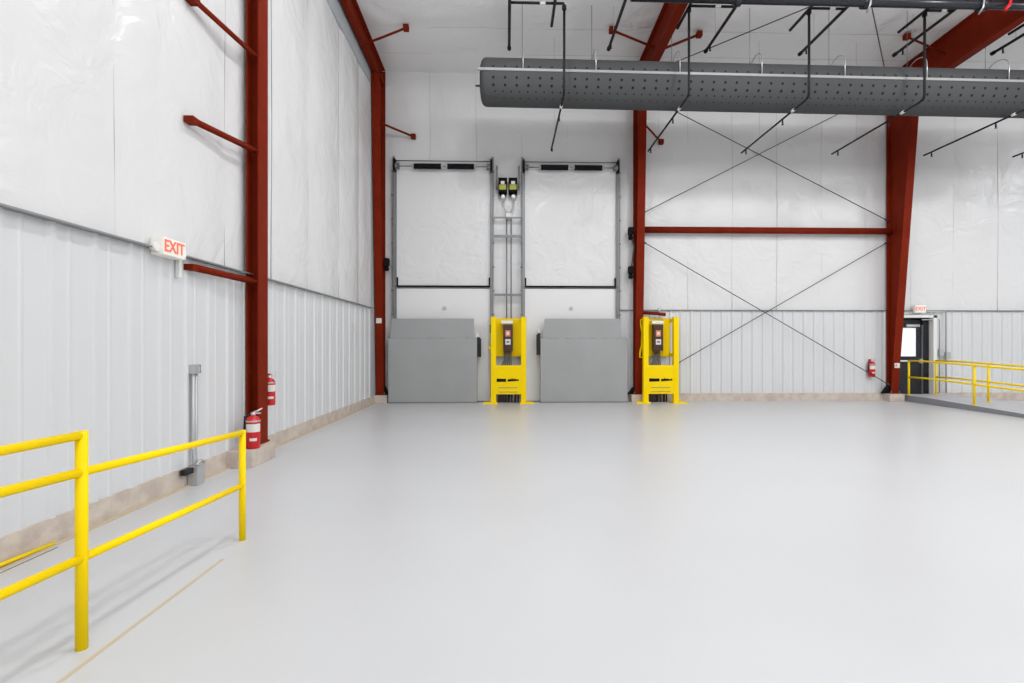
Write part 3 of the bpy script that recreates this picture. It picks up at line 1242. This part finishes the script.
# orifices: flat dark discs following the skin, several rows on each side
def disc(x, th, rad):
    n = 8
    vs = []
    for j in range(n):
        a_ = 2 * PI * j / n
        dx = rad * math.cos(a_)
        dth = rad * math.sin(a_) / RD
        for_r = RD + .004
        vs.append((x + dx, YDUCT - for_r * math.cos(th + dth), 7.1 + for_r * math.sin(th + dth)))
    q.faces(vs, [tuple(range(n))], M['hole'])


A0 = math.radians(-26.5)
rows = [(40, .24, .024, 0), (12.5, .24, .028, 0), (-4.5, .24, .029, 0), (-19, .17, .017, .03), (-36, .17, .014, .05)]
for dang, sp, rad, off in rows:
    x = -.28 + off
    while x < 13.5:
        disc(x, A0 + math.radians(dang), rad)
        x += sp
q.build('tube', M['duct'], t)
q = MB()
q.lathe([(.012, DXa - .09), (.02, DXa - .08), (.02, DXa + .01)], (0, YDUCT - .1, 6.98), 'x', n=12)
q.build('end_cap', M['duct'], t)
q = MB()
th = A0 + math.radians(31)
yt, ztk = YDUCT - (RD + .012) * math.cos(th), 7.1 + (RD + .012) * math.sin(th)
q.box(DXa - .02, DXb, yt - .012, yt + .02, ztk - .026, ztk + .026, bev=.006)
q.build('suspension_track', M['track'], t)
DSL = .0078
xs_h = [px_x(523, yt, 70), px_x(596, yt, 70), px_x(680, yt, 70), px_x(762, yt, 70), px_x(845, yt, 70), px_x(927, yt, 70), px_x(1009, yt, 70), 13.0]
for i, x in enumerate(xs_h):
    top = 7.1 + RD
    q = MB()
    pts = [(x, yt, ztk), (x, yt - .002, top - .1)]
    for k in range(1, 8):
        a_ = PI * k / 8
        pts.append((x, yt + .27 - .27 * math.cos(a_), top - .1 + .22 * math.sin(a_)))
    pts += [(x, yt + .54, top - .08)]
    q.tube(pts, .010, n=6)
    hg = q.build('hanger_strap', M['silver'], t)
    q = MB()
    q.tube([(x, yt + .54, top - .06), (x, yt + .54, ceil_z(yt + .54) - .02)], .006, n=6)
    k = q.build('wire', M['galvd'], hg)
    k.matrix_parent_inverse = Matrix.Identity(4)

# the duct hangs a little lower toward the right
for o in C.objects:
    p = o.parent
    while p is not None and p.parent is not None:
        p = p.parent
    if p is t and o.type == 'MESH' and o.name.split('.')[0] != 'wire':
        for v in o.data.vertices:
            v.co.z -= DSL * v.co.x + .012

# ------------------------------------------------------------------ sprinkler piping
ZU, ZL, YDROP = 8.23, 6.48, 10.25
# main pipe across the top of the picture
t = thing('sprinkler_main', 'thick black main pipe crossing under the roof at upper right', 'pipe', (2.3, 9.9, 7.95))
q = MB()
q.tube([(2.35, 9.77, 8.10), (15.0, 9.84, 8.10)], .095, n=18)
q.build('pipe', M['main'], t)
q = MB()
for x in (4.4, 6.9, 9.2, 11.6):
    q.lathe([(.125, x - .06), (.125, x + .06)], (0, 9.81, 8.10), 'x', n=18)
each(q, 'coupling', M['main'], t)
q = MB()
q.tube([(9.55, 9.71, 7.92), (9.62, 9.68, 8.02), (9.68, 9.71, 8.15), (9.66, 9.84, 8.25)], .03, n=8)
q.build('red_band', M['ered'], t)
q = MB()
q.box(9.1, 9.4, 9.80, 9.84, 8.11, ceil_z(9.8))
q.box(5.0, 5.05, 9.80, 9.84, 8.11, ceil_z(9.8))
q.box(12.5, 12.55, 9.80, 9.84, 8.11, ceil_z(9.8))
each(q, 'hanger', M['galvd'], t)
q = MB()
for x in (6.9, 9.1):
    pts = [(x, 9.78, 7.88), (x - .02, 9.66, 7.95), (x + .02, 9.68, 8.1), (x, 9.8, 8.2)]
    q.tube(pts, .018, n=6)
each(q, 'u_clamp', M['silver'], t)

nameA = ['leftmost', 'second', 'third', 'fourth', 'fifth', 'sixth']
# long upper lines ending just beyond the duct
labA = ['black upper sprinkler pipe nearest the left rafter ending above the duct left end',
        'black upper sprinkler pipe ending just left of the middle rafter',
        'black upper sprinkler pipe ending just right of the middle rafter brace',
        'black upper sprinkler pipe ending midway between the middle and right rafters',
        'black upper sprinkler pipe ending beside the brace of the right rafter',
        'black upper sprinkler pipe ending right of the right rafter']
ends = [(.05, 11.8), (2.31, 11.75), (4.55, 11.78), (6.77, 11.83), (8.98, 11.8), (11.2, 11.68)]
labB = ['black sprinkler drop pipe in front of the duct left end', 'black sprinkler drop pipe just right of the middle rafter crossing the duct',
        'black sprinkler drop pipe crossing the duct midway between the rafters', 'black sprinkler drop pipe crossing the duct in front of the right rafter',
        'black lower sprinkler pipe running over the wall right of the right column', 'black lower sprinkler pipe at the far right edge']
dropx = [1.13, 3.62, 6.05, 8.42, 10.86, 13.25]
for (x, ye), lab in zip(ends, labA):
    t = thing('sprinkler_pipe', lab, 'sprinkler pipe', (x, ye, ZU), 'upper sprinkler pipes')
    q = MB()
    q.tube([(x, 3.0, ZU), (x, ye, ZU)], .032, n=10)
    q.build('pipe', M['pipe'], t)
    q = MB()
    q.lathe([(.04, ye - .05), (.044, ye - .04), (.044, ye + .03), (.03, ye + .04)], (x, 0, ZU), 'y', n=12)
    q.build('end_cap', M['pipe'], t)
    q = MB()
    q.tube([(x, ye - .55, ZU), (x, ye - .55, ceil_z(ye - .55) - .01)], .005, n=6)
    q.build('hanger_rod', M['seam'], t)
    q = MB()
    q.lathe([(.012, 0), (.02, -.07), (.008, -.09), (.026, -.1), (.026, -.105)], (x, ye - .25, ZU - .03), 'z', n=8)
    each(q, 'sprinkler_head', M['pipe'], t)
conn = [.05, 4.55, 6.77, 8.98, None, None]
for i, (x, lab) in enumerate(zip(dropx, labB)):
    ZL = 6.485 - .004 * x
    t = thing('sprinkler_drop', lab, 'sprinkler pipe', (x, YDROP, ZL), 'sprinkler drop pipes')
    q = MB()
    xs_ = x - .19 if i == 0 else x
    q.tube([(xs_, 3.0, ZU), (xs_, 10.95, ZU)], .03, n=10)
    q.build('stub_pipe', M['pipe'], t)
    q = MB()
    q.tube([(x, YDROP, ZU), (x, YDROP, ZL + .08), (x, YDROP + .03, ZL + .02), (x, YDROP + .12, ZL)], .025, n=10)
    q.lathe([(.045, ZU - .1), (.045, ZU - .03)], (x, YDROP, 0), 'z', n=10)
    q.build('drop_pipe', M['pipe'], t)
    q = MB()
    q.tube([(x, YDROP + .1, ZL), (x, 13.25, ZL)], .021, n=10)
    lo = q.build('lower_pipe', M['pipe'], t)
    q = MB()
    q.lathe([(.029, YDROP + .54), (.029, YDROP + .63)], (x, 0, ZL), 'y', n=10)
    k = q.build('pipe_label', M['paper'], lo)
    k.matrix_parent_inverse = Matrix.Identity(4)
    q = MB()
    for yy in (YDROP + 1.0, 13.0):
        q.lathe([(.012, 0), (.02, -.07), (.008, -.09), (.028, -.1), (.028, -.105)], (x, yy, ZL - .02), 'z', n=8)
    each(q, 'sprinkler_head', M['pipe'], t)
    q = MB()
    q.tube([(x, 12.3, ZL), (x, 12.3, ceil_z(12.3) - .01)], .004, n=6)
    q.build('hanger_rod', M['seam'], t)
    if conn[i] is not None:
        q = MB()
        q.tube([(x, YDROP, ZU + .02), (conn[i], YDROP, ZU + .02)], .026, n=10)
        cp = q.build('cross_pipe', M['pipe'], t)
        q = MB()
        mx = (x + conn[i]) / 2 + .12
        q.tube([(mx - .06, YDROP, ZU + .02), (mx + .05, YDROP, ZU + .02)], .03, n=10)
        k = q.build('pipe_label', M['paper'], cp)
        k.matrix_parent_inverse = Matrix.Identity(4)

# ------------------------------------------------------------------ fix sub-part parenting (all meshes are modelled in world space)
bpy.context.view_layer.update()
for o in list(C.objects):
    if o.parent is not None:
        root = o
        while root.parent is not None:
            root = root.parent
        if o.parent is root:
            o.matrix_parent_inverse = Matrix.Translation(-root.location)
        else:
            o.matrix_parent_inverse = Matrix.Identity(4)

# ------------------------------------------------------------------ light: rows of high-bay lamps under the roof
LAMPS = [(x, y) for x in (.2, 4.7, 9.2, 14.2, 19.2) for y in (-10.0, -5.5, -1.0, 3.5, 7.8)]
for i, (x, y) in enumerate(LAMPS):
    ld = bpy.data.lights.new('high_bay_lamp', 'AREA')
    ld.shape = 'RECTANGLE'
    ld.size = .35
    ld.size_y = .8
    ld.energy = 135 * (1.4 if y > 7 else 1.0)
    ld.color = (.985, .99, 1.0)
    lo = bpy.data.objects.new('high_bay_lamp', ld)
    C.objects.link(lo)
    lo.location = (x, y, 7.9)
    # added fill light under each lamp, lifting the ceiling and upper far wall
    ld = bpy.data.lights.new('high_bay_fill', 'POINT')
    ld.shadow_soft_size = .16
    ld.energy = 200 * (1.3 if y > 7 else 1.0)
    ld.color = (.985, .99, 1.0)
    lo = bpy.data.objects.new('high_bay_fill', ld)
    C.objects.link(lo)
    lo.location = (x, y, 7.7)

w = bpy.data.worlds.new('world')
scn.world = w
w.use_nodes = True
w.node_tree.nodes['Background'].inputs['Color'].default_value = (.9, .95, 1, 1)
w.node_tree.nodes['Background'].inputs['Strength'].default_value = .6

vs = scn.view_settings
vs.view_transform = 'Standard'
vs.look = 'None'
vs.gamma = 1.0
vs.use_curve_mapping = False
vs.exposure = -1.46
